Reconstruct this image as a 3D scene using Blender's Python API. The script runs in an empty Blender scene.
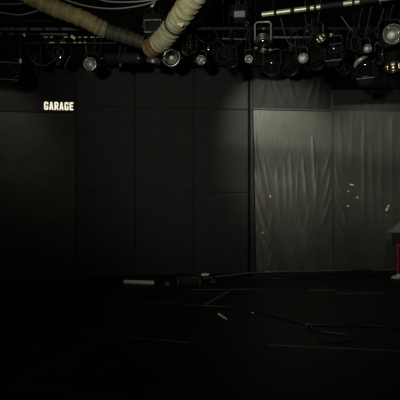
import bpy, bmesh, math, random
from mathutils import Vector, Matrix, noise
random.seed(7)
C = bpy.context.scene.collection
PI = math.pi
FPX, HC = 432.0, 1.55          # focal length in pixels, eye height
V = Vector

# ------------------------------------------------------------------ places
def at(px, py, Y):             # a pixel seen at a depth
    return V(((px-200)*Y/FPX, Y, HC+(200-py)*Y/FPX))
def floor_at(px, py, z=0.0):   # a pixel seen on the floor
    Y = FPX*(HC-z)/(py-200)
    return V(((px-200)*Y/FPX, Y, z))
WT = 0.1                       # the back wall stands a little askew
def wall_at(px, py, off=0.0):
    k = (px-200)/FPX
    u = (9-off)*k/(1-WT*k)
    Y = 9-off+WT*u
    return V((u, Y, HC+(200-py)*Y/FPX))
WN = V((WT, -1, 0)).normalized()     # the wall's normal, towards the room
WD = V((1, WT, 0)).normalized()      # along the wall

# ------------------------------------------------------------------ materials
def mat(name, col, rough=.6, metal=0, spec=.5, var=0.0, scale=8, bump=0.0, bscale=60, stretch=(1,1,1), sheen=0):
    m = bpy.data.materials.new(name); m.use_nodes = True
    nt = m.node_tree; b = nt.nodes['Principled BSDF']
    b.inputs['Base Color'].default_value = (*col, 1)
    b.inputs['Roughness'].default_value = rough
    b.inputs['Metallic'].default_value = metal
    b.inputs['Specular IOR Level'].default_value = spec
    if sheen:
        b.inputs['Sheen Weight'].default_value = sheen
    tc = nt.nodes.new('ShaderNodeTexCoord'); mp = nt.nodes.new('ShaderNodeMapping')
    mp.inputs['Scale'].default_value = stretch
    nt.links.new(tc.outputs['Object'], mp.inputs['Vector'])
    if var:
        n = nt.nodes.new('ShaderNodeTexNoise'); n.inputs['Scale'].default_value = scale
        n.inputs['Detail'].default_value = 5
        nt.links.new(mp.outputs['Vector'], n.inputs['Vector'])
        r = nt.nodes.new('ShaderNodeValToRGB')
        r.color_ramp.elements[0].position = .3; r.color_ramp.elements[1].position = .7
        r.color_ramp.elements[0].color = (*[c*(1-var) for c in col], 1)
        r.color_ramp.elements[1].color = (*[c*(1+var) for c in col], 1)
        nt.links.new(n.outputs['Fac'], r.inputs['Fac'])
        nt.links.new(r.outputs['Color'], b.inputs['Base Color'])
    if bump:
        n2 = nt.nodes.new('ShaderNodeTexNoise'); n2.inputs['Scale'].default_value = bscale
        nt.links.new(mp.outputs['Vector'], n2.inputs['Vector'])
        bp = nt.nodes.new('ShaderNodeBump'); bp.inputs['Strength'].default_value = bump
        bp.inputs['Distance'].default_value = .01
        nt.links.new(n2.outputs['Fac'], bp.inputs['Height'])
        nt.links.new(bp.outputs['Normal'], b.inputs['Normal'])
    return m
def emit(name, col, s):
    m = bpy.data.materials.new(name); m.use_nodes = True
    b = m.node_tree.nodes['Principled BSDF']
    b.inputs['Base Color'].default_value = (*col, 1)
    b.inputs['Emission Color'].default_value = (*col, 1)
    b.inputs['Emission Strength'].default_value = s
    return m
M = dict(
    floor=mat('black vinyl floor', (.011,.011,.0105), .55, spec=.3, var=.45, scale=1.6, bump=.15, bscale=25),
    wall=mat('black paint', (.016,.016,.015), .8, spec=.2, var=.2, scale=3),
    panel=mat('black panel cloth', (.0195,.0195,.0185), .7, spec=.25, var=.18, scale=5, bump=.15, bscale=90),
    panel2=mat('black board', (.034,.033,.027), .75, spec=.25, var=.18, scale=4, bump=.15, bscale=70),
    velvet=mat('black velvet', (.004,.004,.004), .95, spec=.05, var=.2, scale=10),
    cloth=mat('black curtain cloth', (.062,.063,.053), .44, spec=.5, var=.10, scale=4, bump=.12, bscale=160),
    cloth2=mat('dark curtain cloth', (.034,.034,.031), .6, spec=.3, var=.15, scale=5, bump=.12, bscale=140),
    valance=mat('shaded curtain cloth', (.0125,.0128,.0118), .72, spec=.2, var=.12, scale=5, bump=.12, bscale=140),  # shade on the short upper curtain, put into a darker base colour
    ceil=mat('black ceiling', (.006,.006,.006), .9, spec=.1),
    lit_duct=mat('lit khaki duct sleeve', (.60,.58,.34), .55, spec=.4, var=.28, scale=9, bump=.4, bscale=22),  # paler khaki: the stronger light on the right duct, put into the colour
    duct=mat('khaki duct sleeve', (.185,.155,.058), .62, spec=.35, var=.28, scale=9, bump=.35, bscale=22),  # darker khaki: the weaker light on the left duct, put into the colour
    flat=mat('flat black', (.003,.003,.003), .9, spec=.05),
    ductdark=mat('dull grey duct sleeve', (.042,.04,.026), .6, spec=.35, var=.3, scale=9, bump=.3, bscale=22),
    rust=mat('brown duct tape', (.26,.17,.06), .5, var=.35, scale=16),
    rib=mat('pale duct rib', (.34,.30,.17), .5, var=.2, scale=20),
    black=mat('black enamel', (.012,.012,.012), .42, spec=.5, var=.25, scale=20),
    blackm=mat('matt black enamel', (.008,.008,.008), .7, spec=.3),
    dimgrey=mat('worn grey enamel', (.10,.10,.09), .5, var=.4, scale=25),
    steel=mat('worn steel', (.46,.45,.40), .34, .45, var=.3, scale=30),
    dsteel=mat('dull steel', (.11,.11,.10), .4, .5, var=.3, scale=30),
    chrome=mat('satin chrome', (.70,.70,.67), .2, 1),
    bowl=mat('grey mirror bowl', (.42,.42,.40), .16, 1),
    edge=mat('scuffed black edge', (.035,.034,.03), .4, var=.4, scale=30),
    semi=mat('semi gloss black', (.022,.022,.022), .28, spec=.7),
    brass=mat('yellowed chrome', (.55,.49,.32), .2, 1),
    pipe=mat('galvanised pipe', (.62,.60,.42), .42, .55, var=.12, scale=14),
    cable=mat('black rubber cable', (.014,.014,.014), .45, spec=.5),
    dcable=mat('dark grey cable', (.06,.06,.055), .4),
    gcable=mat('grey cable', (.17,.17,.16), .45, spec=.5),
    white=mat('white plastic', (.86,.85,.76), .45),
    yellow=mat('yellowed tag', (.66,.60,.33), .55, var=.15, scale=40),
    ytape=mat('yellow tape', (.62,.50,.12), .5),
    wood=mat('pale batten', (.78,.77,.60), .6, var=.15, scale=18, stretch=(1,8,8)),
    red=mat('red paint', (.30,.006,.012), .55, spec=.3, var=.2, scale=20),
    hood=mat('dusty brown cover', (.24,.205,.165), .8, var=.3, scale=14),
    tape=mat('grey floor tape', (.15,.15,.14), .5, var=.5, scale=14),
    sign=emit('lit cream letters', (1.0,.93,.70), .92),
)
g = bpy.data.materials.new('lamp glass'); g.use_nodes = True
b = g.node_tree.nodes['Principled BSDF']
b.inputs['Base Color'].default_value = (.9,.9,.87,1); b.inputs['Roughness'].default_value = .25
b.inputs['Metallic'].default_value = 0; b.inputs['Coat Weight'].default_value = 1; b.inputs['Coat Roughness'].default_value = .12
M['bulb'] = g
g = bpy.data.materials.new('lens glass'); g.use_nodes = True
b = g.node_tree.nodes['Principled BSDF']
b.inputs['Base Color'].default_value = (.008,.008,.009,1); b.inputs['Roughness'].default_value = .1
b.inputs['Specular IOR Level'].default_value = .9; b.inputs['Coat Weight'].default_value = 1
b.inputs['Coat Roughness'].default_value = .08
M['lens'] = g

# ------------------------------------------------------------------ mesh helpers
class MB:
    def __init__(s): s.bm = bmesh.new()
    def poly(s, pts):
        return s.bm.faces.new([s.bm.verts.new(p) for p in pts])
    def box(s, c, size, R=None, bev=0.0):
        Mx = Matrix.Translation(c) @ (R.to_4x4() if R else Matrix.Identity(4)) @ Matrix.Diagonal((*size, 1))
        r = bmesh.ops.create_cube(s.bm, size=1, matrix=Mx)
        if bev:
            es = list({e for v in r['verts'] for e in v.link_edges})
            bmesh.ops.bevel(s.bm, geom=es, offset=bev, segments=2, affect='EDGES', profile=.6)
        return s
    def tube(s, pts, r, n=10, caps=True):
        pts = [V(p) for p in pts]; rings = []; prev = None
        for i, p in enumerate(pts):
            t = (pts[min(i+1, len(pts)-1)]-pts[max(i-1, 0)])
            t = t.normalized() if t.length > 1e-9 else V((0,0,1))
            if prev is None:
                a = t.orthogonal().normalized()
            else:
                a = prev - t*prev.dot(t)
                a = a.normalized() if a.length > 1e-6 else t.orthogonal().normalized()
            prev = a; bb = t.cross(a)
            rr = r(i/(len(pts)-1)) if callable(r) else r
            rings.append([s.bm.verts.new(p+(a*math.cos(2*PI*k/n)+bb*math.sin(2*PI*k/n))*rr) for k in range(n)])
        for A, B in zip(rings, rings[1:]):
            for k in range(n):
                s.bm.faces.new((A[k], A[(k+1)%n], B[(k+1)%n], B[k]))
        if caps:
            s.bm.faces.new(rings[0][::-1]); s.bm.faces.new(rings[-1])
        return s
    def lathe(s, prof, o, d, n=28):          # prof: (radius, distance along d)
        d = V(d).normalized(); a = d.orthogonal().normalized(); bb = d.cross(a); rings = []
        for r, h in prof:
            if r < 1e-6: rings.append([s.bm.verts.new(o+d*h)])
            else: rings.append([s.bm.verts.new(o+d*h+(a*math.cos(2*PI*k/n)+bb*math.sin(2*PI*k/n))*r) for k in range(n)])
        for A, B in zip(rings, rings[1:]):
            for k in range(n):
                a0, a1 = A[k % len(A)], A[(k+1) % len(A)]; b0, b1 = B[k % len(B)], B[(k+1) % len(B)]
                vs = []
                for q in (a0, a1, b1, b0):
                    if q not in vs: vs.append(q)
                if len(vs) > 2: s.bm.faces.new(vs)
        return s
    def build(s, name, m, parent=None, smooth=True, solid=0):
        bm = s.bm
        bmesh.ops.recalc_face_normals(bm, faces=bm.faces)
        base = parent_world(parent) if parent else None
        if base is None:                      # own origin at the base of the shape
            zs = [v.co.z for v in bm.verts]
            base = V((sum(v.co.x for v in bm.verts)/len(zs), sum(v.co.y for v in bm.verts)/len(zs), min(zs)))
            loc = base
        else: loc = V((0,0,0))
        for v in bm.verts: v.co -= base
        me = bpy.data.meshes.new(name); bm.to_mesh(me); bm.free()
        if smooth:
            me.polygons.foreach_set('use_smooth', [True]*len(me.polygons))
            try: me.set_sharp_from_angle(angle=math.radians(38))
            except Exception: pass
        me.materials.append(m if not isinstance(m, str) else M[m])
        o = bpy.data.objects.new(name, me); C.objects.link(o); o.location = loc
        if parent: o.parent = parent
        if solid:
            md = o.modifiers.new('thickness', 'SOLIDIFY'); md.thickness = solid; md.offset = 0
        return o
def parent_world(p):
    w = V((0,0,0))
    while p: w = w + p.location; p = p.parent
    return w
def tag(o, label=None, cat=None, group=None, kind=None):
    if label: o['label'] = label
    if cat: o['category'] = cat
    if group: o['group'] = group
    if kind: o['kind'] = kind
    return o
def thing(name, loc, label, cat, group=None):
    o = bpy.data.objects.new(name, None); C.objects.link(o); o.location = loc; o.empty_display_size = .1
    return tag(o, label, cat, group)
def smooth_path(pts, n=8):                   # Catmull-Rom through the points
    P = [V(p) for p in pts]; P = [P[0]*2-P[1]]+P+[P[-1]*2-P[-2]]; out = []
    for i in range(1, len(P)-2):
        for k in range(n):
            t = k/n; a, b_, c, d = P[i-1:i+3]
            out.append(.5*((2*b_)+(c-a)*t+(2*a-5*b_+4*c-d)*t*t+(3*b_-a-3*c+d)*t**3))
    out.append(P[-2]); return out

# ------------------------------------------------------------------ the setting
X0, X1, YB, ZC = -5.6, 6.6, -3.2, 5.6
def wy(x): return 9.0+WT*x
def quadbox(name, pts, m, kind='structure'):   # a prism between two four-point faces
    mb = MB(); vs = [mb.bm.verts.new(p) for p in pts]
    for f in ((0,1,2,3),(7,6,5,4),(0,4,5,1),(1,5,6,2),(2,6,7,3),(3,7,4,0)): mb.bm.faces.new([vs[i] for i in f])
    o = mb.build(name, m, smooth=False); o['kind'] = kind; return o
T = .15
quadbox('floor', [V((X0-T,YB-T,0)),V((X1+T,YB-T,0)),V((X1+T,wy(X1)+T,0)),V((X0-T,wy(X0)+T,0)),
                  V((X0-T,YB-T,-T)),V((X1+T,YB-T,-T)),V((X1+T,wy(X1)+T,-T)),V((X0-T,wy(X0)+T,-T))], 'floor')
quadbox('ceiling', [V((X0-T,YB-T,ZC)),V((X1+T,YB-T,ZC)),V((X1+T,wy(X1)+T,ZC)),V((X0-T,wy(X0)+T,ZC)),
                    V((X0-T,YB-T,ZC+T)),V((X1+T,YB-T,ZC+T)),V((X1+T,wy(X1)+T,ZC+T)),V((X0-T,wy(X0)+T,ZC+T))], 'ceil')
quadbox('wall_back', [V((X0,wy(X0),0)),V((X1,wy(X1),0)),V((X1,wy(X1),ZC)),V((X0,wy(X0),ZC)),
                      V((X0,wy(X0)+T,0)),V((X1,wy(X1)+T,0)),V((X1,wy(X1)+T,ZC)),V((X0,wy(X0)+T,ZC))], 'wall')
quadbox('wall_left', [V((X0,YB,0)),V((X0,wy(X0),0)),V((X0,wy(X0),ZC)),V((X0,YB,ZC)),
                      V((X0-T,YB,0)),V((X0-T,wy(X0),0)),V((X0-T,wy(X0),ZC)),V((X0-T,YB,ZC))], 'wall')
quadbox('wall_right', [V((X1,YB,0)),V((X1,wy(X1),0)),V((X1,wy(X1),ZC)),V((X1,YB,ZC)),
                       V((X1+T,YB,0)),V((X1+T,wy(X1),0)),V((X1+T,wy(X1),ZC)),V((X1+T,YB,ZC))], 'wall')
quadbox('wall_front', [V((X0,YB,0)),V((X1,YB,0)),V((X1,YB,ZC)),V((X0,YB,ZC)),
                       V((X0,YB-T,0)),V((X1,YB-T,0)),V((X1,YB-T,ZC)),V((X0,YB-T,ZC))], 'wall')

# a flat slab that stands on the wall's face
def wall_slab(px0, px1, z0, z1, off, thick, nx=1, nz=1, disp=None):
    a = wall_at(px0, 200, off); c = wall_at(px1, 200, off); mb = MB(); front = []
    for j in range(nz+1):
        row = []
        for i in range(nx+1):
            p = a.lerp(c, i/nx); p.z = z0+(z1-z0)*j/nz
            if disp: p = p+WN*disp(i/nx, p.z, (a-c).length)
            row.append(mb.bm.verts.new(p))
        front.append(row)
    for j in range(nz):
        for i in range(nx):
            mb.bm.faces.new((front[j][i], front[j][i+1], front[j+1][i+1], front[j+1][i]))
    if thick:
        r = bmesh.ops.extrude_face_region(mb.bm, geom=list(mb.bm.faces))
        for v in r['geom']:
            if isinstance(v, bmesh.types.BMVert): v.co -= WN*thick
    return mb
def zwall(px, py, off=0): return wall_at(px, py, off).z

# black cloth-covered panels on the left of the back wall
rows = [('top row', zwall(160,108.6), zwall(160,52)), ('middle row', zwall(160,192.6), zwall(160,107.6)), ('bottom row', .01, zwall(160,191.6))]
cols = [('leftmost', 76.6, 134.7), ('middle', 135.3, 193.2), ('rightmost, beside the black post', 193.8, 247.9)]
for rn, z0, z1 in rows:
    for cn, a, c in cols:
        s = random.random()*30
        def dp(t, z, w, s=s): return .004*noise.noise(V((t*2+s, z*1.4, s)))+.0015*noise.noise(V((t*9+s, z*2, s)))
        o = wall_slab(a+.45, c-.45, z0+.02, z1-.02, .028, .027, 14, 16, dp).build('wall_panel', 'panel')
        tag(o, f'black cloth wall panel in the {rn} of the grid, {cn} of three', 'wall panel', 'black panels of the back wall')
def dp(t, z, w): return .008*noise.noise(V((t*3, z*2.5, 3)))
o = wall_slab(-70, 75.4, .01, zwall(30,113.0), .05, .049, 30, 24, dp).build('wall_flat', 'panel2')
tag(o, 'wide tall dark board standing below the GARAGE sign', 'stage flat')
def dp(t, z, w): return .004*noise.noise(V((t*3, z*2.5, 9)))
o = wall_slab(-70, 75.4, zwall(30,111.8), zwall(30,52), .012, .011, 20, 8, dp).build('wall_panel', 'wall')
tag(o, 'long dark upper wall panel behind the GARAGE sign', 'wall panel')
o = wall_slab(248.4, 250.4, 0, zwall(250, 40), .05, .045).build('trim_1', 'velvet', smooth=False); o['kind'] = 'structure'

# ------------------------------------------------------------------ curtains on the right
o = wall_slab(250.6, 253.4, 0, zwall(250, 40), .03, .025).build('trim_2', 'panel', smooth=False); o['kind'] = 'structure'
def ridge(x, c, w): return math.exp(-((x-c)/w)**2)
def nz(a, b, c): return noise.noise(V((a, b, c)))
def crease(x, z, L):
    d = 0
    for px0, py0, px1, py1, wd, am in L:
        za, zb = 1.55+(200-py0)*.0211, 1.55+(200-py1)*.0211
        if z > za or z < zb: continue
        t = (za-z)/(za-zb); c = (px0+(px1-px0)*t**1.15)*.0212+.012*nz(px0, z*2.2, 3)
        d += am*math.sin(PI*t**.7)*ridge(x, c, wd*.0212*(.7+.8*t))
    return d
CM = [(a-253.2,b,c-253.2,d,e,f) for a,b,c,d,e,f in (
 (253.5,140,261,202,1.8,.026),(254,125,257,178,1.3,.012),(257,160,267,215,1.8,.020),(263,155,271,210,1.7,.014),(276,162,279,218,1.8,.013),(284,158,286,220,1.6,.013),
 (290,152,293,217,1.9,.015),(297,168,297,214,1.3,.012),(303,155,308,210,1.6,.022),(313,135,317,200,1.5,.026),(319,160,315,218,1.7,.016),
 (333,145,319,195,1.6,.012),(333,168,321,218,1.8,.013),(333,195,316,240,2.2,.012),(254,190,268,245,2.2,.016),(255,222,276,268,2.6,.012),
 (300,222,326,262,2.6,.009),(271,205,266,255,2.6,.009),(309,205,303,250,2.2,.009))]
CR = [(a-333.3,b,c-333.3,d,e,f) for a,b,c,d,e,f in (
 (340,114,344,190,1.8,.008),(365,105,366,250,2.0,.018),(353,112,351,200,2.2,.008),(373,140,377,250,2.4,.016),(384,120,382,268,2.4,.013),(334,160,346,210,1.7,.014),(335,186,353,240,2,.013),
 (395,112,396,268,2.4,.016),(335,215,360,262,2.6,.010),(408,112,410,268,3,.018),(424,112,420,268,3,.018),(440,112,444,268,3,.018),(346,200,344,262,2.2,.008))]
def nz(a, b, c): return noise.noise(V((a, b, c)))
def fold_main(t, z, w):
    x = t*w
    low = max(0, min(1, (3.3-z)/.9)); low = low*low*(3-2*low)  # hangs flat from the batten, folds lower down
    edge = min(1, (1-t)/.03, t/.01+.3)
    d = crease(x, z, CM)
    d += .020*nz(x*1.5, z*.6, 5)*low+.008*nz(x*5+z*1.0, z*.9, 6)*low+.0035*nz(x*11-z*3, z*2.6, 6)*low+.0012*nz(x*20, z*6, 6)
    return d*edge
def fold_right(t, z, w):
    x = t*w
    edge = min(1, t/.008)
    d = crease(x, z, CR)
    d += .018*nz(x*1.4, z*.6, 15)+.008*nz(x*5-z*1.0, z*.8, 16)+.003*nz(x*11+z*3, z*2.6, 6)+.0012*nz(x*20, z*6, 6)
    return d*edge
def fold_val(t, z, w):
    x = t*w; d = 0
    for c, sl in ((.15,.2),(.5,-.3),(.72,-.5),(.95,-.3),(1.15,.3),(1.4,.1)):
        d += .034*ridge(x, c+sl*(z-3.5), .045)*min(1, max(0, (z-3.45)*1.8))
    return d+.006*noise.noise(V((x*5, z*3, 25)))
zs = zwall(290, 109.8, .1)
cur = wall_slab(253.2, 332.9, .012, zs, .11, 0, 200, 220, fold_main).build('curtain', 'cloth', solid=.004)
for v_ in cur.data.vertices:        # the sheet hangs in from the post towards the floor
    k_ = max(0, 1-((v_.co-cur.data.vertices[0].co).dot(WD))/1.68)*max(0, (zs-cur.location.z-v_.co.z)/zs)
    v_.co += WD*.07*k_
tag(cur, 'wide creased charcoal curtain, the brightest sheet, right of the black post', 'curtain', 'curtains of the right back wall')
curR = wall_slab(333.3, 470, .012, zwall(365,111.0,.1), .08, 0, 300, 190, fold_right).build('curtain', 'cloth', solid=.004)
tag(curR, 'charcoal curtain with yellow tape scraps, reaching behind the red-legged stand', 'curtain', 'curtains of the right back wall')
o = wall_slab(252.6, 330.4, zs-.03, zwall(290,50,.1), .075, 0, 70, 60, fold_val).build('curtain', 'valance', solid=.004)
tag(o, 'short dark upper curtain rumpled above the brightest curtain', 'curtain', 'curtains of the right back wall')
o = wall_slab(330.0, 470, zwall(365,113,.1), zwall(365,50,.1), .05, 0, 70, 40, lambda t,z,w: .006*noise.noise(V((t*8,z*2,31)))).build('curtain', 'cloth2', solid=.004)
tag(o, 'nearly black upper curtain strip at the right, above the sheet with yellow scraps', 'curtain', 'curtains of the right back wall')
# hem battens
mb = wall_slab(253.0, 331.5, zs-.012, zs+.012, .135, .025)
mb.build('top_hem', 'cloth2', cur, smooth=False)
# light seam along the left edge of the second sheet
wall_slab(333.4, 334.4, .02, zwall(333,112,.1), .10, .012).build('edge_seam', 'cloth', curR, smooth=False)
# yellow and white scraps of tape stuck to the cloth
def scrap(px, py, w, h, m, par, rot=0, name='tape_scrap'):
    c = wall_at(px, py, .12); e0, e1 = ((253.2, 332.9) if par is cur else (333.3, 470))
    off0 = .11 if par is cur else .08; a0, a1 = wall_at(e0,200,off0), wall_at(e1,200,off0); w_ = (a1-a0).length
    t_ = (c-a0).dot(WD)/w_; f_ = (fold_main if par is cur else fold_right)(t_, c.z, w_)
    q_ = a0.lerp(a1, t_); c = V((q_.x, q_.y, c.z))+WN*(f_+.008)
    R = Matrix((WD, WN*-1, V((0,0,1)))).transposed() @ Matrix.Rotation(rot, 3, 'Y')
    mb = MB(); mb.box(c, (w, .008, h), R, .002)
    mb.build(name, m, par, smooth=False)
scrap(270.2, 196.5, .03, .04, 'ytape', cur, .4); scrap(263, 232.7, .035, .04, 'ytape', cur, -.3); scrap(309, 206, .02, .025, 'hood', cur)
scrap(352.6, 184.6, .085, .020, 'white', curR, .1); scrap(349.2, 191.4, .032, .030, 'ytape', curR, .5); scrap(358.2, 197.4, .04, .04, 'ytape', curR, .2)
scrap(349.0, 206, .034, .032, 'wood', curR); scrap(387.4, 209.4, .045, .07, 'yellow', curR, .45); scrap(389, 206.2, .03, .05, 'wood', curR, .5)
scrap(386.8, 216, .02, .04, 'hood', curR)

# added black cloth standing in for the shade on the upper wall, behind the lamps
def hem(px):
    return 66.5+2.5*noise.noise(V((px*.06,0,0)))+1.5*noise.noise(V((px*.2,4,0)))
def border(px0, px1, base, m, label, wob=1.0, off=.5):
    n = 90; nz = 14; mb = MB(); G = []
    for i in range(n+1):
        px = px0+(px1-px0)*i/n
        p = wall_at(px, base+(hem(px)-66.5)*wob, off); col = []
        for j in range(nz+1):
            q = p.copy(); q.z = p.z+(ZC-.02-p.z)*j/nz
            q = q+WN*(.018*math.sin(i*1.1)+.012*math.sin(i*2.7))
            col.append(mb.bm.verts.new(q))
        G.append(col)
    for i in range(n):
        for j in range(nz): mb.bm.faces.new((G[i][j], G[i+1][j], G[i+1][j+1], G[i][j+1]))
    o = mb.build('shade_cloth', m, solid=.006)
    tag(o, label, 'border cloth', 'black shade cloths under the ceiling')
border(-60, 331, 66, 'velvet', 'long added black cloth for the upper wall shade, behind the lamps on the left and middle')
border(329, 470, 88, 'velvet', 'deeper added black cloth for the upper wall shade, behind the lamps at the right', .2)

# kerb along the wall's foot on the right
o = wall_slab(252.5, 470, 0, .065, .34, .2).build('baseboard_back', 'wall', smooth=False); o['kind'] = 'structure'

# ------------------------------------------------------------------ the GARAGE sign
sp0, sp1 = wall_at(43.0, 110, .0), wall_at(76.0, 110, .0)
sign = thing('wall_sign', wall_at(59.3, 110.6, .05), 'small lit sign with cream capital letters reading GARAGE on the black wall', 'sign')
z0, z1 = zwall(59, 111.3), zwall(59, 100.6)
wall_slab(42.6, 75.8, z0, z1, .05, .034).build('backing', 'wall', sign, smooth=False)
def letter_polys(ch):
    # strokes on a 3 x 5 field, as closed outlines; bold condensed capitals
    s = .85
    if ch == 'G': return [[(.6,0),(2.5,0),(3,.5),(3,2.55),(1.65,2.55),(1.65,1.75),(2.05,1.75),(2.05,.85),(1.0,.85),(1.0,4.15),(2.05,4.15),(2.05,3.45),(3,3.45),(3,4.5),(2.5,5),(.6,5),(.05,4.5),(.05,.5)]]
    if ch == 'A': return [[(0,0),(1.0,0),(1.13,1.0),(1.97,1.0),(2.1,0),(3.1,0),(2.15,5),(.95,5)], [(1.25,1.8),(1.55,3.9),(1.85,1.8)]]
    if ch == 'R': return [[(.05,0),(1.05,0),(1.05,1.9),(1.4,1.9),(2.05,0),(3.1,0),(2.4,2.2),(3,2.7),(3,4.5),(2.5,5),(.05,5)], [(1.05,2.75),(1.05,4.15),(2.0,4.15),(2.0,2.75)]]
    if ch == 'E': return [[(.05,0),(2.8,0),(2.8,.9),(1.1,.9),(1.1,2.1),(2.5,2.1),(2.5,2.95),(1.1,2.95),(1.1,4.1),(2.8,4.1),(2.8,5),(.05,5)]]
x0w, x1w = wall_at(44.2, 105.5, .052), wall_at(74.6, 105.5, .052)
zb, zt = zwall(59, 110.0, .05), zwall(59, 102.2, .05)
pitch = (x1w-x0w).length/6; ux = pitch/3.85; uz = (zt-zb)/5
for i, ch in enumerate('GARAGE'):
    cu = bpy.data.curves.new('letter', 'CURVE'); cu.dimensions = '2D'; cu.fill_mode = 'BOTH'; cu.extrude = .008
    for pl in letter_polys(ch):
        sp = cu.splines.new('POLY'); sp.points.add(len(pl)-1); sp.use_cyclic_u = True
        for q, (a, c) in zip(sp.points, pl): q.co = (a*ux, c*uz, 0, 1)
    tmp = bpy.data.objects.new('letter', cu); C.objects.link(tmp)
    dg = bpy.context.evaluated_depsgraph_get(); dg.update()
    me = bpy.data.meshes.new_from_object(tmp.evaluated_get(dg))
    bpy.data.objects.remove(tmp); bpy.data.curves.remove(cu)
    base = x0w+WD*(pitch*i); base.z = zb
    R = Matrix((WD, V((0,0,1)), WN)).transposed().to_4x4(); R.translation = base-sign.location
    me.transform(R); me.materials.clear(); me.materials.append(M['sign']); me.name = 'letter'
    o = bpy.data.objects.new('letter', me); C.objects.link(o); o.parent = sign

# ------------------------------------------------------------------ ducts
def duct(keys, label, r=.135):
    # keys: (px, py, depth, material)
    root = thing('air_duct', at(*keys[0][:3]), label, 'duct', 'flexible air ducts under the ceiling')
    pts = smooth_path([at(*k) for k in keys], 26)
    def sleeve(i0, i1, name, m, rad=r):
        mb = MB(); seg = pts[i0:i1+1]; n = len(seg)
        fine = []
        for a, c in zip(seg, seg[1:]):
            for k in range(4): fine.append(a.lerp(c, k/4))
        fine.append(seg[-1]); L = 0; acc = [0]
        for a, c in zip(fine, fine[1:]): L += (c-a).length; acc.append(L)
        def rf(t):
            s_ = acc[min(len(acc)-1, int(round(t*(len(acc)-1))))]
            return rad*(1-.06*abs(math.sin(s_*PI/.105))+.05*noise.noise(V((s_*3.1, rad, 0))))
        mb.tube(fine, rf, 26); mb.build(name, m, root)
    for i in (int(len(pts)*.3), int(len(pts)*.85)):
        for sx in (-1, 1):
            mb = MB(); p = pts[i]+V((0,sx*r*.98,0)); mb.tube([p, V((p.x, p.y, ZC-.002))], .004, 5); mb.build('hanger_strap', 'blackm', root)
    return root, pts, sleeve
def ring(pts, i, r, root, m='rib', tr=.007):
    c = pts[i]; t = (pts[min(i+1, len(pts)-1)]-pts[max(i-1, 0)]).normalized(); a = t.orthogonal().normalized(); bb = t.cross(a)
    mb = MB(); P = [c+(a*math.cos(k*PI/14)+bb*math.sin(k*PI/14))*r for k in range(29)]
    mb.tube(P, tr, 6); mb.build('hoop', m, root)
rootL, pts, sleeve = duct([(-92,-82,6.0),(-20,-32,6.1),(42,2.5,6.2),(84,19.3,6.3),(104,29.8,6.4),(126,37,6.5),(143,42.5,6.55)], 'long khaki ribbed duct slanting down from the top left corner')
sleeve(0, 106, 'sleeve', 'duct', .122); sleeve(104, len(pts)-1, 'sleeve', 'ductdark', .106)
for i in range(46, 106, 7): ring(pts, i, .124, rootL)
for i in range(110, len(pts), 9): ring(pts, i, .109, rootL, 'dimgrey', .005)
rootR, pts, sleeve = duct([(224,-178,4.62),(216,-90,4.7),(206,-26,4.9),(190,2,5.2),(175,24,5.7),(162,40,6.2),(150,48.5,6.5)], 'short khaki duct slanting up from the brown elbow to the top edge', .135)
sleeve(0, 140, 'sleeve', 'lit_duct'); sleeve(138, len(pts)-1, 'elbow', 'rust', .140)
for i in range(8, 140, 6): ring(pts, i, .136, rootR)
ring(pts, 104, .140, rootR, 'blackm', .011); 
mb = MB(); mb.box(at(180.5,24.2,5.42), (.075,.02,.05), Matrix.Rotation(.45,3,'Y'), .006); mb.build('tag', 'yellow', rootR, smooth=False)
mb = MB(); mb.lathe([(.001,.0),(.11,0),(.12,.05),(.10,.09),(.001,.09)], at(153,63.5,6.7), (0.2,-.2,1)); mb.build('end_cap', 'dsteel', rootR)
# dark sleeve seen beside the right duct
t = thing('duct_hose', at(204,-20,6.3), 'dull dark hose beside the bright right-hand duct', 'duct')
mb = MB(); P = smooth_path([at(214,-22,6.3),at(201,4,6.5),at(194,18,6.6)],14)
mb.tube(P, lambda q: .10*(1-.08*abs(math.sin(q*40))), 18); mb.build('sleeve', 'hood', t)

# ------------------------------------------------------------------ pipes of the lighting grid
def pipe(a, c, r, m, label, wraps=(), name='grid_pipe', sub='tape_label', wm='yellow'):
    t = thing(name, a, label, 'pipe', 'pipes of the lighting grid')
    mb = MB(); mb.tube([a.lerp(c, k/20) for k in range(21)], r, 14); mb.build('tube', m, t)
    d = (c-a).normalized()
    for q in (.06, .29, .535, .93):
        p = a.lerp(c, q); mb = MB(); mb.tube([p, V((p.x, p.y, ZC-.002))], .006, 6); mb.build('hanger_rod', 'blackm', t)
    for w in wraps:
        p, ln = w[0], w[1]; mm = w[2] if len(w) > 2 else wm; nm = w[3] if len(w) > 3 else sub
        q = a+d*((p.x-a.x)/d.x)
        mb = MB()
        if nm == 'tape_label': mb.box(q+V((0,-r-.001,.2*r)), (ln*1.4,.003,.017))
        else: mb.tube([q-d*ln/2, q+d*ln/2], r+.006, 14)
        mb.build(nm, mm, t, smooth=nm != 'tape_label')
    return t
ZP = at(0, 38, 7.2).z
pipe(V((-5.55,7.2,ZP)), V((6.55,7.2,ZP)), .024, 'flat', 'long dark pipe with yellow tape labels carrying the rear row of lamps',
     [(at(px,38,7.2), w) for px, w in ((46.5,.05),(52,.03),(66,.05),(80,.03),(86,.04),(93,.05),(98,.03),(116,.03))])
zq = at(0,43,6.9).z
pipe(V((-5.55,6.9,zq)), V((-.9,6.9,zq)), .012, 'black', 'thin black conduit just below the labelled pipe at the left',
     [(at(px,43,6.9), w) for px, w in ((52,.06),(61.5,.03),(64.5,.025),(75,.03),(80,.035),(85,.02))], wm='ytape')
z3 = at(0,29,7.7).z
pipe(V((-5.55,7.7,z3)), V((-1.6,7.7,z3)), .026, 'dimgrey', 'dull grey conduit across the left below the sagging cable',
     [(at(px,29,7.7), .06, 'blackm', 'clip') for px in (29.5,44,60)])
z4 = at(0,22,7.9).z
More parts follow.
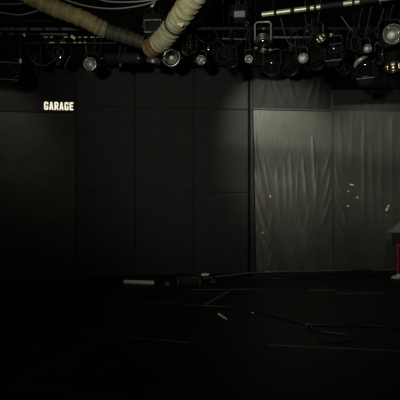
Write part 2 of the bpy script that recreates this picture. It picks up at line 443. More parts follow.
pipe(V((-5.55,7.9,z4)), V((-1.9,7.9,z4+.03)), .03, 'black', 'wide black conduit, topmost straight one at the left')
z5 = at(0,33,7.5).z
pipe(V((-5.55,7.5,z5)), V((-2.3,7.5,z5-.02)), .02, 'dimgrey', 'grey conduit with black clips, just above the labelled pipe',
     [(at(px,33,7.5), .13, 'blackm', 'clip') for px in (6,18,30,37)])
A, B_ = at(262,14.6,5.55), at(470,-13,4.9)
pipe(A, B_, .030, 'pipe', 'bright galvanised pipe with black tape wraps near the top right',
     [(at(276.8,12.5,5.4), .035, 'blackm', 'wrap'), (at(294,10.3,5.35), .05, 'blackm', 'clamp'), (at(310,8.2,5.3), .05, 'blackm', 'wrap'),
      (at(316.5,8.0,5.3), .03, 'blackm', 'wrap'), (at(334.5,5,5.2), .27, 'blackm', 'sleeve'), (at(354.5,2.3,5.2), .03, 'blackm', 'wrap'), (at(372,0,5.1), .22, 'blackm', 'sleeve')])
zf = 4.32
pipe(V((-5.55,5.3,zf)), V((6.55,5.3,zf)), .024, 'black', 'front black lamp pipe running just above the picture')
zm = at(0,28.5,6.2).z
pipe(V((-.35,6.2,zm)), V((6.55,6.2,zm)), .024, 'blackm', 'middle black lamp pipe over the right half of the stage')
zr = at(0,40,6.0).z
pipe(at(222,38.6,6.5), at(247,39.4,6.5), .010, 'dimgrey', 'short thin steel bar in the middle of the lamps', name='spreader_bar')

# ------------------------------------------------------------------ lamps
UP = V((0,0,1))
def hang(root, P, d, r, zp, yp=None, ym='black', cm='blackm', yr=.011, drop=None):
    """yoke and hook clamp between the lamp at P and a pipe at height zp"""
    s = d.cross(UP); s = s.normalized() if s.length > .05 else V((1,0,0))
    if abs(s.x) > .3 and s.x < 0: s = -s
    top = drop if drop else r+.10
    w = r+.018
    mb = MB()
    path = [P-s*w, P-s*w+UP*(top-.03), P-s*(w-.03)+UP*top, P+s*(w-.03)+UP*top, P+s*w+UP*(top-.03), P+s*w]
    mb.tube(path, yr, 8); mb.build('yoke', ym, root)
    for sg in (-1, 1):
        mb = MB(); mb.lathe([(.001,-.012),(.022,-.012),(.022,.018),(.014,.026),(.001,.026)], P+s*w*sg, s*sg, 12); mb.build('tilt_knob', cm, root)
    c = P+UP*top
    mb = MB(); tp = V((c.x, c.y if yp is None else yp, max(zp, c.z+.03)))
    mb.tube([c, c+UP*.02, V((tp.x,tp.y,tp.z-.05)) if tp.z-.05 > c.z+.03 else c+UP*.03, tp+UP*-.03], .012, 8)
    mb.tube([tp+V((0,.034*math.sin(a),.034*math.cos(a))) for a in [k*PI/8-2.6 for k in range(13)]], .009, 8)
    mb.build('hook_clamp', cm, root)
def power_cord(root, P, d, r, L, zp):
    b_ = P-d*(L+.01); s = V((random.uniform(-.12,.12), .06, 0))
    mb = MB(); mb.tube(smooth_path([b_, b_-d*.07+V((0,0,-.03)), b_+s-d*.05+V((0,0,.10)), V((b_.x+s.x*1.5, b_.y+.02, zp-.03))], 6), .006, 6)
    mb.build('power_cord', 'cable', root)
def par_can(px, py, Y, r, L, d, label, zp, yp=None, face='chrome', frame=True, bm_='black', drop=None, ym='black', name='par_can_lamp', bulbr=None, cat='stage lamp'):
    P0 = at(px, py, Y); d = V(d).normalized(); P = P0-d*L*.5
    root = thing(name, V((P.x, P.y if yp is None else yp, zp)), label, cat, 'stage lamps in the grid')
    mb = MB()
    mb.lathe([(r*.94,-.05),(r*.95,L*.5-.004),(r,L*.5),(r*1.04,L*.5-.004),(r*1.04,L*.5-.02),(r,L*.5-.025),(r,-L*.25),(r*.86,-L*.42),(r*.55,-L*.5),(.001,-L*.5)], P, d, 32)
    mb.build('can', bm_, root)
    if face in ('chrome', 'brass', 'bulb'):
        dep = r*.85; mb = MB()
        mb.lathe([(r*.93*math.sin(k*PI/2/10), L*.5-.012-dep*math.cos(k*PI/2/10)) for k in range(11)], P, d, 32)
        mb.build('reflector', 'bowl' if face != 'brass' else 'brass', root, solid=.003)
        mb = MB(); F = P+d*(L*.5+.002); a_ = d.orthogonal().normalized(); b_ = d.cross(a_)
        mb.tube([F+(a_*math.cos(k*PI/16)+b_*math.sin(k*PI/16))*r*.99 for k in range(33)], .006, 6); mb.build('rim', 'steel' if face != 'brass' else 'edge', root)
        br = bulbr or r*.28
        mb = MB(); mb.lathe([(br*math.sin(k*PI/10)*1.0+1e-7*(k in (0,10)), L*.5-.012-dep*.45-br*1.3*math.cos(k*PI/10)) for k in range(11)], P, d, 18)
        mb.build('bulb', 'bulb', root)
    else:
        mb = MB(); mb.lathe([(r*.93,L*.5-.035),(r*.8,L*.5-.018),(r*.45,L*.5-.006),(.001,L*.5)], P, d, 32)
        mb.build('lens', 'lens', root)
        mb = MB(); mb.lathe([(r*.30,L*.5-.012),(r*.26,L*.5+.004),(r*.14,L*.5+.016),(.001,L*.5+.02)], P, d, 20)
        mb.build('lens_bullseye', 'lens', root)
    if frame:
        a = d.cross(UP).normalized(); c = a.cross(d).normalized(); mb = MB(); q = r*1.08
        F = P+d*(L*.5+.008)
        ring_ = [F+(a*math.cos(k*PI/4+PI/8)+c*math.sin(k*PI/4+PI/8))*q*1.06 for k in range(9)]
        mb.tube(ring_, .007, 6); mb.build('gel_frame', 'blackm', root)
    hang(root, P, d, r, zp, yp, ym=ym, drop=drop); power_cord(root, P, d, r, L*.5, zp)
    return root, P, d
def profile_spot(px, py, Y, r, L, d, label, zp, yp=None):
    P = at(px, py, Y); d = V(d).normalized()
    root = thing('profile_spotlight', V((P.x, P.y if yp is None else yp, zp)), label, 'stage lamp', 'stage lamps in the grid')
    mb = MB(); mb.lathe([(r*.8,L*.49),(r*.84,L*.5),(r,L*.5),(r*1.04,L*.47),(r*1.04,L*.42),(r,L*.40),(r,L*.05),(r*.93,L*.03),(r*.8,L*.45)][:8], P, d, 30)
    mb.build('lens_tube', 'semi', root)
    mb = MB(); mb.lathe([(r*.82,.47*L),(r*.6,.485*L),(.001,.49*L)], P, d, 26); mb.build('lens', 'lens', root)
    mb = MB(); mb.lathe([(.001,.045*L),(r*.9,.045*L),(r*1.12,.03*L),(r*1.12,-.10*L),(r*.9,-.13*L),(.001,-.13*L)], P, d, 12); mb.build('gate_body', 'blackm', root)
    mb = MB()
    for k in range(5): mb.lathe([(.001,-(.135+.06*k)*L),(r*1.02,-(.14+.06*k)*L),(r*1.02,-(.175+.06*k)*L),(r*.85,-(.18+.06*k)*L),(.001,-(.195+.06*k)*L)], P, d, 24)
    mb.build('lamp_housing', 'blackm', root)
    for sg in (-1, 1):
        mb = MB(); s = d.cross(UP).normalized(); mb.box(P-d*.05*L+UP*sg*(r*1.12+.02), (.03,.006,.06), None, .002); mb.build('shutter_blade', 'dsteel', root, smooth=False)
    hang(root, P, d, r*1.12, zp, yp); power_cord(root, P, d, r, L*.5, zp)
    return root
def flood(px, py, Y, w, h, dp_, d, label, zp, yp=None, body='black', glass='lens', frame='dsteel'):
    P = at(px, py, Y); d = V(d).normalized(); a = d.cross(UP).normalized(); c = a.cross(d).normalized()
    R = Matrix((a, d, c)).transposed()
    root = thing('floodlight', V((P.x, P.y if yp is None else yp, zp)), label, 'stage lamp', 'stage lamps in the grid')
    mb = MB(); mb.box(P-d*dp_*.5, (w, dp_, h), R, .012); mb.build('housing', body, root)
    mb = MB(); F = P+d*.004
    q = [F+a*sx*w*.47+c*sz*h*.46 for sx, sz in ((-1,-1),(1,-1),(1,1),(-1,1),(-1,-1))]
    for u, v in zip(q, q[1:]): mb.tube([u, v], .009, 6)
    mb.build('front_frame', frame, root)
    mb = MB(); mb.box(F-d*.004, (w*.88, .006, h*.84), R); mb.build('glass', glass, root, smooth=False)
    mb = MB()
    for k in range(4): mb.box(P-d*(dp_+.015)+a*w*(k-1.5)*.2, (.012,.03,h*.7), R)
    mb.build('cooling_fins', 'blackm', root, smooth=False)
    for sg in (1, -1):
        mb = MB(); R2 = R @ Matrix.Rotation(sg*.7, 3, 'X'); hinge = F+c*sg*h*.52
        mb.box(hinge+R2 @ V((0,.05,0)), (w*.9, .1, .004), R2); mb.build('barn_door', 'blackm', root, smooth=False)
    hang(root, P-d*dp_*.4, d, w*.5, zp, yp, drop=h*.5+.08); power_cord(root, P, d, w*.4, dp_, zp)
    return root
def fresnel(px, py, Y, r, L, d, label, zp, yp=None, lens='lens', doors=True, body='black', dm='blackm', rim=None):
    root, P, d = par_can(px, py, Y, r, L, d, label, zp, yp, face='lens', frame=False, bm_=body, name='fresnel_lamp')
    a = d.cross(UP).normalized(); c = a.cross(d).normalized(); F = P+d*(L*.5+.012); q = r*1.12
    mb = MB(); cr = [F+a*sx*q+c*sz*q for sx, sz in ((-1,-1),(1,-1),(1,1),(-1,1),(-1,-1))]
    for u, v in zip(cr, cr[1:]): mb.tube([u, v], .007, 6)
    mb.build('door_frame', rim or 'edge', root)
    if doors:
        for k, (e, o_) in enumerate(((c, a), (-c, a), (a, c), (-a, c))):
            mb = MB(); h0 = F+e*q; tip = h0+e*r*.55+d*r*.95; mb.bm.faces.new([mb.bm.verts.new(v) for v in (h0-o_*q*.95, h0+o_*q*.95, tip+o_*q*.62, tip-o_*q*.62)])
            mb.build('barn_door', dm, root, smooth=False, solid=.004)
    return root

fresnel(9, 71, 6.7, .115, .26, (.30,-1,-.22), 'black fresnel lamp with open flaps at the left edge', ZP, 7.2)
profile_spot(58, 58, 6.9, .06, .30, (.75,-1,-.35), 'small black spotlight with slanting shutter, left of the round lens lamp', ZP, 7.2)
par_can(90, 64, 6.9, .095, .25, (.05,-1,-.16), 'small black lamp with a clear round lens, left of the sideways spotlight', ZP, 7.2, face='bulb', bulbr=.03)  # its white bulb stands in for the glint on the lens
profile_spot(122, 58, 6.9, .082, .60, (1,-.12,-.06), 'long black spotlight lying sideways below the dark end of the left duct', ZP, 7.2)
flood(153, 26, 6.35, .27, .18, .12, (-.05,-1,-.25), 'square floodlight with pale frame beside the bright right-hand duct', at(0,8,6.35).z, None, frame='dsteel')
par_can(171, 57, 7.0, .142, .28, (-.10,-1,-.12), 'open lamp with a large shiny bowl just below the duct elbow', ZP, 7.2, frame=False)
par_can(201, 60, 6.8, .07, .22, (.05,-1,-.1), 'small black lamp with a glinting bulb, right of the large shiny bowl', ZP, 7.2, face='bulb', frame=True, bulbr=.022)
fresnel(222, 55, 6.8, .085, .22, (.5,-.8,-.5), 'black flapped lamp left of the short steel bar end, right of glinting bulb', ZP, 7.2)
flood(239.5, 14, 5.9, .17, .10, .10, (-.1,-1,-.35), 'dull grey faced floodlight high up, left of the bright pipe', at(0,-6,5.9).z, None, 'black', 'dimgrey', 'blackm')
# lantern with the bright yoke
lr, LP, Ld = par_can(263.3, 46, 5.9, .092, .22, (-.05,-.62,-.78), 'black lantern in a tall bright steel yoke below the end of the galvanised pipe', zm, 6.2, face='lens', frame=True, drop=.27, ym='steel', name='lantern')
for k in range(3):
    mb = MB(); mb.lathe([(.095,.0),(.102,.005),(.095,.010)], LP+Ld*(.07-.055*k), Ld, 28); mb.build('cooling_ring', 'dsteel', lr)
mb = MB(); mb.lathe([(.001,-.02),(.03,-.02),(.04,.0),(.03,.03),(.001,.03)], LP+V((0,-.07,-.14)), (0,-.3,-1), 14); mb.build('focus_knob', 'steel', lr)
par_can(248.8, 59, 6.2, .050, .15, (-.35,-1,-.15), 'tiny lamp with curled shiny rim beside the bright yoke lantern', zm, 6.2, frame=False)
par_can(232, 63, 6.35, .080, .24, (.2,-.6,-1), 'dark lamp pointing down left of the curled rim lamp', zm, 6.2, face='lens')
par_can(271, 68, 6.1, .105, .27, (-.3,-1,-.9), 'black lamp silhouetted on the upper curtain below the bright yoke lantern', zm, 6.2, face='lens')
par_can(291, 69, 6.4, .110, .28, (.2,-1,-1.1), 'black lamp silhouetted on the upper curtain left of the bare bulb lamp', zm, 6.2, face='lens')
par_can(303, 58, 6.3, .066, .17, (-.05,-1,-.25), 'small lamp with a bright bare bulb above the upper curtain', zm, 6.2, face='bulb', frame=False, bulbr=.055)
par_can(321, 38.5, 5.5, .066, .16, (.35,-.7,-.95), 'lamp tilted down with a yellowed shiny ring left of the black loop cable', zf, 5.3, face='brass', frame=False)
fresnel(333, 52, 6.1, .10, .24, (-.4,-.9,-.6), 'black flapped lamp right of the yellowed ring lamp', zm, 6.2)
par_can(318, 64, 6.45, .10, .25, (.1,-.7,-1), 'black lamp silhouetted at the right end of the upper curtain', zm, 6.2, face='lens')
par_can(357, 47, 5.7, .041, .14, (-.1,-1,-.2), 'tiny dim lamp left of the small glinting lamp at the right', zf, 5.3, face='lens', frame=False)
par_can(367.5, 48.5, 5.6, .047, .15, (.0,-1,-.2), 'small lamp with a glinting bulb, above the lamp with one pale flap', zf, 5.3, face='bulb', frame=False, bulbr=.028)
fl = fresnel(365, 70, 6.3, .11, .25, (-.35,-.75,-.75), 'black lamp with one pale curved flap at the upper right', zm, 6.2)
mb = MB(); mb.tube(smooth_path([at(354.5,67,6.2),at(357,62.5,6.15),at(362,58.6,6.1),at(368,56.2,6.1)],6), lambda q: .008+.026*math.sin(PI*min(1,q*.9+.1)), 10); mb.build('pale_flap', 'steel', fl)
par_can(393, 34, 5.5, .122, .27, (-.08,-1,-.10), 'largest open lamp with bright chrome bowl near the right edge', zf, 5.3, frame=False, bulbr=.052)
par_can(393, 67, 6.2, .118, .25, (-.15,-.36,-1), 'down-tilted lamp with a yellowed rim at the right edge', zm, 6.2, face='brass', frame=False)
par_can(36, 60, 7.0, .09, .24, (.5,-.6,-.8), 'dark lamp hanging behind the looped cable at the left', ZP, 7.2, face='lens')
par_can(187, 50, 6.5, .085, .24, (-.6,-.7,-.6), 'dark lamp between the shiny bowl and the glinting bulb lamp', zm, 6.2, face='lens')
par_can(345, 70, 6.5, .09, .24, (.3,-.7,-.9), 'dark lamp hanging left of the lamp with one pale flap', zm, 6.2, face='lens')
par_can(381, 58, 6.45, .09, .24, (-.5,-.7,-.8), 'dark lamp hanging between the glinting lamp and the largest chrome bowl', zm, 6.2, face='lens')

def nut(root, px, py, Y, r=.014, m='steel', nm='glint_nut'):  # small metal bits added as sparkles on the lantern
    mb = MB(); o = at(px,py,Y); mb.lathe([(.001,-r*.6),(r,-r*.6),(r,r*.4),(r*.6,r),(.001,r)], o, (random.uniform(-.5,.5),-1,.3), 8)
    mb.box(o+V((r*1.2,-r*.5,0)), (r*1.4,r*.5,r*.9)); mb.build(nm, m, root, smooth=False)
nut(lr, 264, 45.6, 5.72, .022, 'chrome', 'glint_latch'); nut(lr, 263.5, 50, 5.72, .012); nut(lr, 270, 50, 5.85, .016); nut(lr, 255.5, 48, 5.85, .014); nut(lr, 263, 28.6, 5.85, .012)
for o_ in list(C.objects):  # steel beads on wires, added as sparkles among the other lamps
    if o_.parent is None and o_.get('category') == 'stage lamp' and o_ is not lr:
        c_ = [q.matrix_basis.translation for q in o_.children]
        for q in range(random.randint(1, 3)):
            base_ = o_.location; py_ = random.uniform(-.42,-.08)
            mb = MB(); r_ = random.uniform(.006,.012); p_ = base_+V((random.uniform(-.1,.1), random.uniform(-.16,-.10), py_))
            mb.lathe([(.001,-r_),(r_,-r_),(r_,r_*.4),(r_*.6,r_),(.001,r_)], p_, (0,-1,.3), 8)
            mb.tube([p_, V((p_.x*.5+base_.x*.5, base_.y-.03, base_.z-.05)), base_+V((0,-.02,-.03))], .003, 5)
            mb.build('glint_chain', 'dsteel', o_)
# ------------------------------------------------------------------ cables and small things of the grid
def on(px, Y, z): return V(((px-200)*Y/FPX, Y-.03, z))
def cable(pts, r, m, label, name='cable', group='cables in the lighting grid', n=8):
    mb = MB(); mb.tube(smooth_path(pts, n), r, 8); o = mb.build(name, m)
    return tag(o, label, 'cable', group)
cable([at(58,-4,6.0),at(72,2,6.0),at(90,6.6,6.0),at(112,8.6,6.0),at(132,7,6.0),at(150,3,6.0),at(162,-3,6.0)], .009, 'gcable', 'grey cable sagging at the top between the two ducts')
cable([at(98,-1,6.1),at(110,1.6,6.1),at(130,2,6.1),at(150,.3,6.1),at(160,-2,6.1)], .010, 'gcable', 'grey cable along the top edge above the sagging one')
cable([at(-8,11,6.6),at(8,13.6,6.6),at(20,14.8,6.6),at(31,12.6,6.6),at(42,9,6.6),at(52,4,6.6)], .009, 'gcable', 'grey cable sagging at the top left corner')
cable([at(-8,4.5,6.8),at(10,4,6.8),at(24,3,6.8),at(40,-3,6.8)], .012, 'dimgrey', 'dull cable above the sagging cable in the top left corner')
cable([on(26,7.2,ZP),at(27,46,6.9),at(30,57,6.5),at(37,64,6.5),at(44,65.6,6.5),at(52,61.5,6.5),at(58,55,6.5),on(59,7.2,ZP)], .005, 'dcable', 'thin cable loop hanging left of the small slanting spotlight')
cable([at(64.5,67.5,6.6),at(67,61,6.6),at(70.5,54,6.6),at(71,46,6.8)], .005, 'dcable', 'short straight wire hanging right of the small slanting spotlight')
cable([on(303,6.2,zm),at(320,49,5.9),at(333,52.5,5.9),at(347,47,5.9),on(357,6.2,zm)], .006, 'cable', 'thin cable loop under the yellowed ring lamp')
cable([at(128,26,6.6),at(138,12,6.3),at(148,9,6.2),at(152,6,6.2)], .006, 'cable', 'thin black lead of the white plug at the top')
cable([on(213,6.2,zm),at(222,44,6.3),at(231,48,6.3),at(243,40,6.3),on(249,6.2,zm)], .007, 'cable', 'black cable loop hanging below the grey faced floodlight')
cable([on(184,6.2,zm),at(196,38,6.6),at(211,44,6.6),at(219,34,6.6),on(226,6.2,zm)], .007, 'cable', 'black cable loop right of the bright duct')
cable([at(280,16,5.8),at(287,40,5.9),at(296,46,5.9),at(309,42,5.9),at(312,18,5.8)], .007, 'cable', 'black cable loop hanging from the galvanised pipe')
cable([at(341,16,5.9),at(352,30,5.9),at(366,34,5.9),at(378,26,5.9),at(384,8,5.8)], .007, 'cable', 'black cable loop left of the largest chrome bowl')
def plug(px, py, Y, ax, label, ln=.10, r=.021, m='white', name='cable_plug'):
    ax = V(ax).normalized(); t = thing(name, at(px,py,Y), label, 'plug', 'pale plugs in the grid'); o = at(px,py,Y)
    mb = MB(); mb.lathe([(.001,-ln*.5),(r*.55,-ln*.5),(r*.6,-ln*.2),(r,-ln*.1),(r,ln*.42),(r*.85,ln*.5),(.001,ln*.5)], o, ax, 14); mb.build('body', m, t)
    mb = MB(); s = ax.orthogonal().normalized()
    for q in (-1, 1): mb.tube([o+ax*ln*.5+s*q*r*.4, o+ax*(ln*.5+.025)+s*q*r*.4], .003, 6)
    mb.build('pins', 'steel', t)
plug(153, 4.6, 6.2, (-.7,0,-.75), 'white plug at the end of the thin lead, top edge between ducts', .075, .02)
plug(211, 6.4, 6.0, (-1,0,-.22), 'white plug on a curved lead, right of the bright duct', .085, .019)
cable([at(213.5,5.6,6.0),at(219,4.6,6.0),at(223,1,6.0),at(224,-5,6.0)], .006, 'gcable', 'curved grey lead of the white plug right of the bright duct')
def hang_tag(px, py, Y, w, h, rot, label, top=None):
    t = thing('cable_tag', at(px,py,Y), label, 'tag', 'pale tags in the grid')
    mb = MB(); mb.box(at(px,py,Y), (w,.012,h), Matrix.Rotation(rot,3,'Y'), .005); mb.build('label_card', 'yellow', t)
    if top:
        mb = MB(); mb.tube([at(px,py,Y)+V((0,0,h*.4)), at(*top)], .003, 6); mb.build('string', 'gcable', t)
hang_tag(20.5, 61, 6.4, .036, .062, -.1, 'yellowed tag on a long string beside the left edge flapped lamp', (21,38,7.15))
hang_tag(73, 37.3, 6.9, .080, .045, .6, 'largest yellowed tag tilted on the labelled pipe under the left duct')
hang_tag(24.3, 35.2, 7.0, .03, .05, -.5, 'small yellowed tag on the grey conduit above the string tag')
hang_tag(331, 34.5, 5.9, .03, .03, .3, 'tiny pale tag right of the yellowed ring lamp')
for px, py, lab in ((246.8,23.8,'steel buckle on the grey faced floodlight side, left of the yoke lantern'),(60,56,'bright steel buckle on the small slanting spotlight'),(208.5,48,'steel buckle right of the glinting bulb lamp'),(307.5,26,'steel buckle hanging beneath the galvanised pipe')):
    t = thing('safety_clip', at(px,py,5.8 if px > 230 else 6.5), lab, 'clip', 'steel clips in the grid'); o = t.location
    mb = MB(); mb.tube([o+V((.02*math.cos(k*PI/6)*(1.3 if px > 230 else .7),0,.026*math.sin(k*PI/6))) for k in range(13)], .007, 6); mb.build('ring', 'chrome', t)
    mb = MB(); mb.tube([o+V((0,0,.026)), V((o.x,o.y,ZC-.002))], .003, 6); mb.build('wire', 'blackm', t)

# ------------------------------------------------------------------ floor: tape, cables, scraps
def tape(a, c, w, label):
    p, q = floor_at(*a), floor_at(*c); d = (q-p).normalized(); s = V((-d.y, d.x, 0)); n = max(6, int((q-p).length/.08)); mb = MB()
    L, R_ = [], []
    for k in range(n+1):
        m_ = p.lerp(q, k/n); j = .1*w*noise.noise(V((k*.9, w*30, 1)))
        L.append(mb.bm.verts.new(m_+s*(w/2+j)+UP*.0022)); R_.append(mb.bm.verts.new(m_-s*(w/2-j)+UP*.0022))
    for k in range(n): mb.bm.faces.new((L[k], R_[k], R_[k+1], L[k+1]))
    r = bmesh.ops.extrude_face_region(mb.bm, geom=list(mb.bm.faces))
    for v in r['geom']:
        if isinstance(v, bmesh.types.BMVert): v.co.z = .0002
    tag(mb.build('floor_tape', 'tape', smooth=False), label, 'tape', 'tape strips on the floor')
tape((12,385), (110,336.5), .05, 'long slanting grey tape strip on the floor at the lower left')
tape((84,333), (190,342.5), .04, 'grey tape strip running across the floor from the end of the slanting one')
tape((204,305.5), (229,291), .06, 'short slanting tape strip on the floor just in front of the cable clutter')
tape((190,289.5), (262,289), .05, 'tape strip across the floor behind the short slanting one')
tape((-15,383), (125,399.5), .035, 'tape strip along the very front of the floor, bottom left')
tape((268,345), (400,351), .03, 'faint tape strip across the floor at the lower right')
tape((309,290.5), (334,290), .10, 'broad dull tape patch on the floor in front of the kerb below the curtain seam')
tape((338,293.5), (384,293), .06, 'dull tape strip on the floor before the hooded stand')
def fcable(pp, r, label, m='cable'):
    return cable([floor_at(px,py,r+.001) for px, py in pp], r, m, label, 'floor_cable', 'cables on the floor')
fcable([(40,296.5),(70,298),(120,301.2),(165,303),(200,305.6),(230,307),(252,311),(280,318),(303,323.5),(330,325),(365,325.6),(402,327.5)], .011, 'longest black cable crossing the floor under the white scrap', 'cable')
fcable([(306,326),(318,331),(338,333.5),(352,336),(348,341),(334,342.5),(318,339.5)], .009, 'short black cable looping on the floor beside the silver plugs')
def scrap_thing(name, P, size, rz, m, label, cat, tilt=.0):
    mb = MB(); n = 8; G = []
    R = Matrix.Rotation(rz,3,'Z') @ Matrix.Rotation(tilt,3,'Y')
    for i in range(n+1):
        row = []
        for j in range(4):
            x = (i/n-.5)*size[0]*(1); y = (j/3-.5)*size[1]*(1-.7*abs(i/n-.5)); z = size[2]*(.5+.8*noise.noise(V((i*.7,j*.9,P.x))))+.004
            row.append(mb.bm.verts.new(P+R @ V((x,y,max(.003,z)))))
        G.append(row)
    for i in range(n):
        for j in range(3): mb.bm.faces.new((G[i][j],G[i+1][j],G[i+1][j+1],G[i][j+1]))
    return tag(mb.build(name, m, smooth=False, solid=.004), label, cat)
p0, p1 = floor_at(217.8,314.6), floor_at(226.4,320.2); Pw = (p0+p1)/2; dv = p1-p0
scrap_thing('paper_scrap', Pw, (dv.length,.035,.022), math.atan2(dv.y, dv.x), 'white', 'white sliver of paper lying on the floor in front of the long cable', 'scrap')
scrap_thing('paper_scrap', floor_at(252.5,313.5), (.035,.03,.015), .3, 'white', 'tiny pale crumb on the floor right of the white paper sliver', 'scrap')
for px, lab in ((306.3,'left one of the two small silver plugs on the floor'),(311.6,'right one of the two small silver plugs on the floor')):
    t = thing('cable_connector', floor_at(px,326), lab, 'plug', 'silver plugs on the floor'); o = floor_at(px,326,.016)
    mb = MB(); mb.lathe([(.001,-.03),(.009,-.03),(.014,-.01),(.014,.025),(.001,.025)], o, (.3,1,0), 14); mb.build('shell', 'dsteel', t)
    mb = MB(); mb.lathe([(.001,.025),(.011,.025),(.011,.034),(.001,.034)], o, (.3,1,0), 12); mb.build('tip', 'chrome', t)

# pale batten on the floor near the wall
t = thing('wooden_batten', floor_at(139,283.5), 'pale straight batten lying on the floor below the left wall panels', 'batten'); 
c0, c1 = floor_at(124,283), floor_at(154,284); mb = MB(); d = (c1-c0); ang = math.atan2(d.y, d.x)
mb.box((c0+c1)/2+V((0,0,.03)), (d.length,.04,.058), Matrix.Rotation(ang,3,'Z'), .004); mb.build('bar', 'wood', t, smooth=False)
for k, q in enumerate((c0, c1)):
    mb = MB(); mb.box(q+V((0,0,.03))+d.normalized()*(-.006 if k == 0 else .006), (.012,.046,.06), Matrix.Rotation(ang,3,'Z'), .003); mb.build('end_cap', 'dimgrey', t, smooth=False)

# stage box and cable clutter
bx = thing('stage_box', floor_at(189,285), 'low black stage box with worn metal corners between batten and curtains', 'box')
bc = floor_at(189,285); bw, bd, bh = .40, .24, .155
mb = MB(); mb.box(bc+V((0,bd/2,bh/2)), (bw,bd,bh), None, .008); mb.build('case', 'blackm', bx)
for sx in (-1, 1):
    mb = MB(); mb.box(bc+V((sx*bw/2,.0,bh*.45)), (.014,.014,bh*.75), None, .002); mb.build('corner_edge', 'dsteel', bx, smooth=False)
mb = MB(); mb.tube([bc+V((0.04,-.004,bh)), bc+V((.06,-.03,bh-.01)), bc+V((.15,-.03,bh-.01)), bc+V((.17,-.004,bh))], .007, 8); mb.build('handle', 'dsteel', bx)
for k in range(4):
    mb = MB(); mb.lathe([(.001,0),(.014,0),(.014,.008),(.009,.008),(.008,.003),(.001,.003)], bc+V((-.13+.075*k,-.0,.07)), (0,-1,0), 14); mb.build('socket', 'blackm', bx)
def coil(px, py, R0, n, label, r=.009):
    P = floor_at(px, py); pts = []
    for k in range(n*14):
        a = 2*PI*k/14; rr = R0*(1+.12*math.sin(a*.37)+.08*noise.noise(V((k*.2,R0,0))))
        pts.append(P+V((rr*math.cos(a), rr*.8*math.sin(a), r+.004+.018*(k/14)*.5+.012*abs(math.sin(k*.9)))))
    mb = MB(); mb.tube(pts, r, 7); tag(mb.build('cable_coil', 'cable'), label, 'cable', 'cables on the floor')
coil(167, 286, .15, 4, 'black cable coiled on the floor between the pale batten and the stage box')
coil(213, 283, .13, 3, 'black cable coiled on the floor right of the stage box')
t = thing('cable_connector', floor_at(167.5,283.8), 'small shiny plug lying on the coiled cable beside the batten', 'plug'); o = floor_at(167.5,283.4,.07)
mb = MB(); mb.lathe([(.001,-.035),(.010,-.035),(.015,-.01),(.015,.03),(.001,.03)], o, (.8,-.3,.6), 14); mb.build('shell', 'steel', t)
mb = MB(); mb.lathe([(.001,.03),(.011,.03),(.011,.04),(.001,.04)], o, (.8,-.3,.6), 12); mb.build('tip', 'chrome', t)
t = thing('cable_plug', at(205.5,275.3,8.1), 'pale plug lying on top of the black stage box', 'plug')
o = V((bc.x+.26, bc.y+.12, bh+.0)); 
o = at(205.5,275.2,7.95)+V((0,0,.012))
mb = MB(); mb.lathe([(.001,-.07),(.012,-.07),(.026,-.03),(.026,.05),(.02,.075),(.001,.075)], o, (-1,-.1,-.06), 16); mb.build('body', 'wood', t)
mb = MB(); mb.tube(smooth_path([o+V((.07,0,.0)), o+V((.13,.02,-.03)), o+V((.2,.04,-.12))],6), .008, 8); mb.build('lead', 'cable', t)
mb = MB(); mb.tube([o+V((-.075,0,-.005)), o+V((-.17,-.02,-.012))], .008, 8); mb.build('pin_shaft', 'dsteel', t)

# cables along the foot of the wall
def kerb_cable(pp, r, m, label): return cable(pp, r, m, label, 'wall_cable', 'cables along the foot of the curtains')
def wk(px, py_=None, off=.27, z=.075):
    k = (px-200)/FPX; u = (9-off)*k/(1-WT*k); return V((u, 9-off+WT*u, z))
kerb_cable([floor_at(196,280.5,.01), floor_at(212,277,.03), wk(232,z=.05,off=.42), wk(250,z=.078,off=.36), wk(270,z=.075), wk(300,z=.077), wk(330,z=.074,off=.25), wk(362,z=.078), wk(392,z=.075), wk(415,z=.075)], .010, 'gcable', 'grey cable lying along the kerb below the curtains, uppermost of three')
kerb_cable([floor_at(208,284,.012), wk(226,z=.014,off=.60), wk(250,z=.014,off=.50), wk(280,z=.014,off=.46), wk(310,z=.014,off=.50), wk(335,z=.03,off=.42), wk(352,z=.075,off=.30), wk(380,z=.078,off=.26)], .012, 'cable', 'thick black cable climbing from the floor onto the kerb')
kerb_cable([floor_at(216,286,.01), wk(240,z=.011,off=.75), wk(262,z=.011,off=.62), wk(290,z=.011,off=.70), wk(318,z=.011,off=.56), wk(345,z=.011,off=.66), wk(405,z=.011,off=.60)], .009, 'cable', 'thin black cable on the floor in front of the kerb')
mb = MB(); o = wk(267, z=.078); mb.lathe([(.001,-.07),(.013,-.07),(.017,-.03),(.017,.04),(.012,.07),(.001,.07)], o, (1,.1,0), 14)
tag(mb.build('cable_connector', 'steel'), 'silver inline connector on the kerb below the brightest curtain', 'plug', 'connectors on the kerb')
mb = MB(); o = wk(255, z=.018, off=.62); mb.lathe([(.001,-.05),(.011,-.05),(.014,-.02),(.014,.03),(.001,.05)], o, (1,.1,0), 14)
tag(mb.build('cable_connector', 'dsteel'), 'dull connector on the floor near the foot of the black post', 'plug', 'connectors on the kerb')

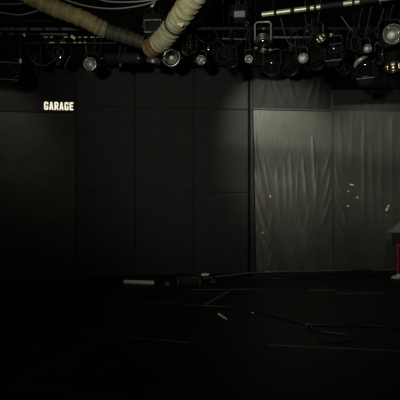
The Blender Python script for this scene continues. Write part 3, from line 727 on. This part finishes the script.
# ------------------------------------------------------------------ hooded stand at the right edge
sy = 8.72
def st(px, py): return at(px, py, sy)
bx0 = st(396.5, 200).x; base = V((bx0+.45, sy+.2, 0))
base = V((st(386.9,200).x+.55, sy, 0))
stand = thing('hooded_stand', base, 'dusty brown hooded stand with red legs at the right edge of the stage', 'stand')
zt_, ze = st(400,223.5).z, st(400,232.6).z; ztop = zt_+.16
SO = V((st(386.9,200).x, sy, 0)); E1 = V((.92,-.39,0)).normalized(); E2 = V((.41,.91,0)).normalized(); E2 = V((-E1.y, E1.x, 0))
SR_ = Matrix((E1, E2, UP)).transposed()
def sp_(x, y, z): return SO+E1*x+E2*y+UP*z
W_, D_ = 1.1, .5; red0 = .180
mb = MB()
lo = [sp_(0,0,ze),sp_(W_,0,ze),sp_(W_,D_,ze),sp_(0,D_,ze)]
hi = [sp_(.44,.17,ztop),sp_(W_-.44,.17,ztop),sp_(W_-.44,D_-.17,ztop),sp_(.44,D_-.17,ztop)]
a = [mb.bm.verts.new(p) for p in lo]; c = [mb.bm.verts.new(p) for p in hi]
mb.bm.faces.new(a[::-1]); mb.bm.faces.new(c)
for k in range(4): mb.bm.faces.new((a[k], a[(k+1)%4], c[(k+1)%4], c[k]))
bmesh.ops.bevel(mb.bm, geom=list(mb.bm.edges), offset=.012, segments=2, affect='EDGES')
mb.build('hood', 'hood', stand, smooth=False)
zs_ = st(400,243.5).z
mb = MB(); mb.box(sp_(W_/2+.02,D_/2,(ze+zs_)/2), (W_-.16, D_-.1, ze-zs_), SR_, .01); mb.build('box_body', 'blackm', stand, smooth=False)
mb = MB(); mb.box(sp_((red0+W_-.12)/2-.01,.05,zs_-.03), (W_-.12-red0+.02,.04,.055), SR_, .006); mb.build('front_rail', 'red', stand, smooth=False)
for x, y in ((red0+.025,.05),(W_-.15,.05),(red0+.10,D_-.08),(W_-.15,D_-.08)):
    mb = MB(); mb.box(sp_(x,y,(zs_-.06)/2), (.045,.045,zs_-.06), SR_, .006); mb.build('leg', 'red', stand, smooth=False)
mb = MB(); mb.box(sp_((red0+W_)/2-.04,D_/2,.28), (W_-.2-red0,D_-.16,.03), SR_, .005); mb.build('shelf', 'red', stand, smooth=False)
# crumpled white cloth at its foot
mb = MB(); P = V((st(392.6,200).x-.005, 8.55, 0)); n = 14
bmesh.ops.create_icosphere(mb.bm, subdivisions=3, radius=1)
for v in mb.bm.verts:
    w = 1+.28*noise.noise(v.co*1.9)+.14*noise.noise(v.co*4.3)
    x, y, z = v.co*w
    x2 = x*.095; z2 = max(0, (z+.55)*.062*(.75+.5*x)); v.co = P+V((x2, y*.07, z2+.001))
tag(mb.build('crumpled_cloth', 'white', smooth=False), 'crumpled white cloth on the floor at the foot of the red-legged stand', 'cloth')

# ------------------------------------------------------------------ light
def spot(name, loc, target, power, angle, blend, size, col):
    l = bpy.data.lights.new(name, 'SPOT'); l.energy = power; l.spot_size = math.radians(angle); l.spot_blend = blend
    l.shadow_soft_size = size; l.color = col
    o = bpy.data.objects.new(name, l); C.objects.link(o); o.location = loc
    o.rotation_euler = (V(target)-V(loc)).to_track_quat('-Z', 'Y').to_euler(); return o
warm = (1, .98, .86)
spot('curtain_spot', V((1.30, 6.3, 5.15)), wall_at(280,138), 860, 48, 1, .12, warm)
spot('curtain_spot', V((3.1, 6.3, 5.15)), wall_at(386,156), 380, 44, 1, .12, warm)  # unseen second spot, added to brighten the right-hand sheet
spot('board_spot', V((-3.9, 7.3, 4.6)), wall_at(4,134), 92, 64, 1, .10, (1,.95,.8))
# the house lamp behind the camera, turned up at the lighting grid
spot('house_lamp', V((-.9,-.6,2.1)), V((1.2,6.0,4.0)), 800, 84, 1, .12, warm)
w = bpy.data.worlds.new('dark'); bpy.context.scene.world = w; w.use_nodes = True
w.node_tree.nodes['Background'].inputs['Color'].default_value = (.9,.95,1,1)
w.node_tree.nodes['Background'].inputs['Strength'].default_value = .002

# ------------------------------------------------------------------ camera
cd = bpy.data.cameras.new('camera'); cd.sensor_width = 36; cd.lens = 36*FPX/400
co = bpy.data.objects.new('camera', cd); C.objects.link(co); co.location = (0,0,HC); co.rotation_euler = (PI/2,0,0)
s = bpy.context.scene; s.camera = co
s.view_settings.view_transform = 'Standard'; s.view_settings.look = 'None'
s.view_settings.exposure = 0; s.view_settings.gamma = 1; s.view_settings.use_curve_mapping = False
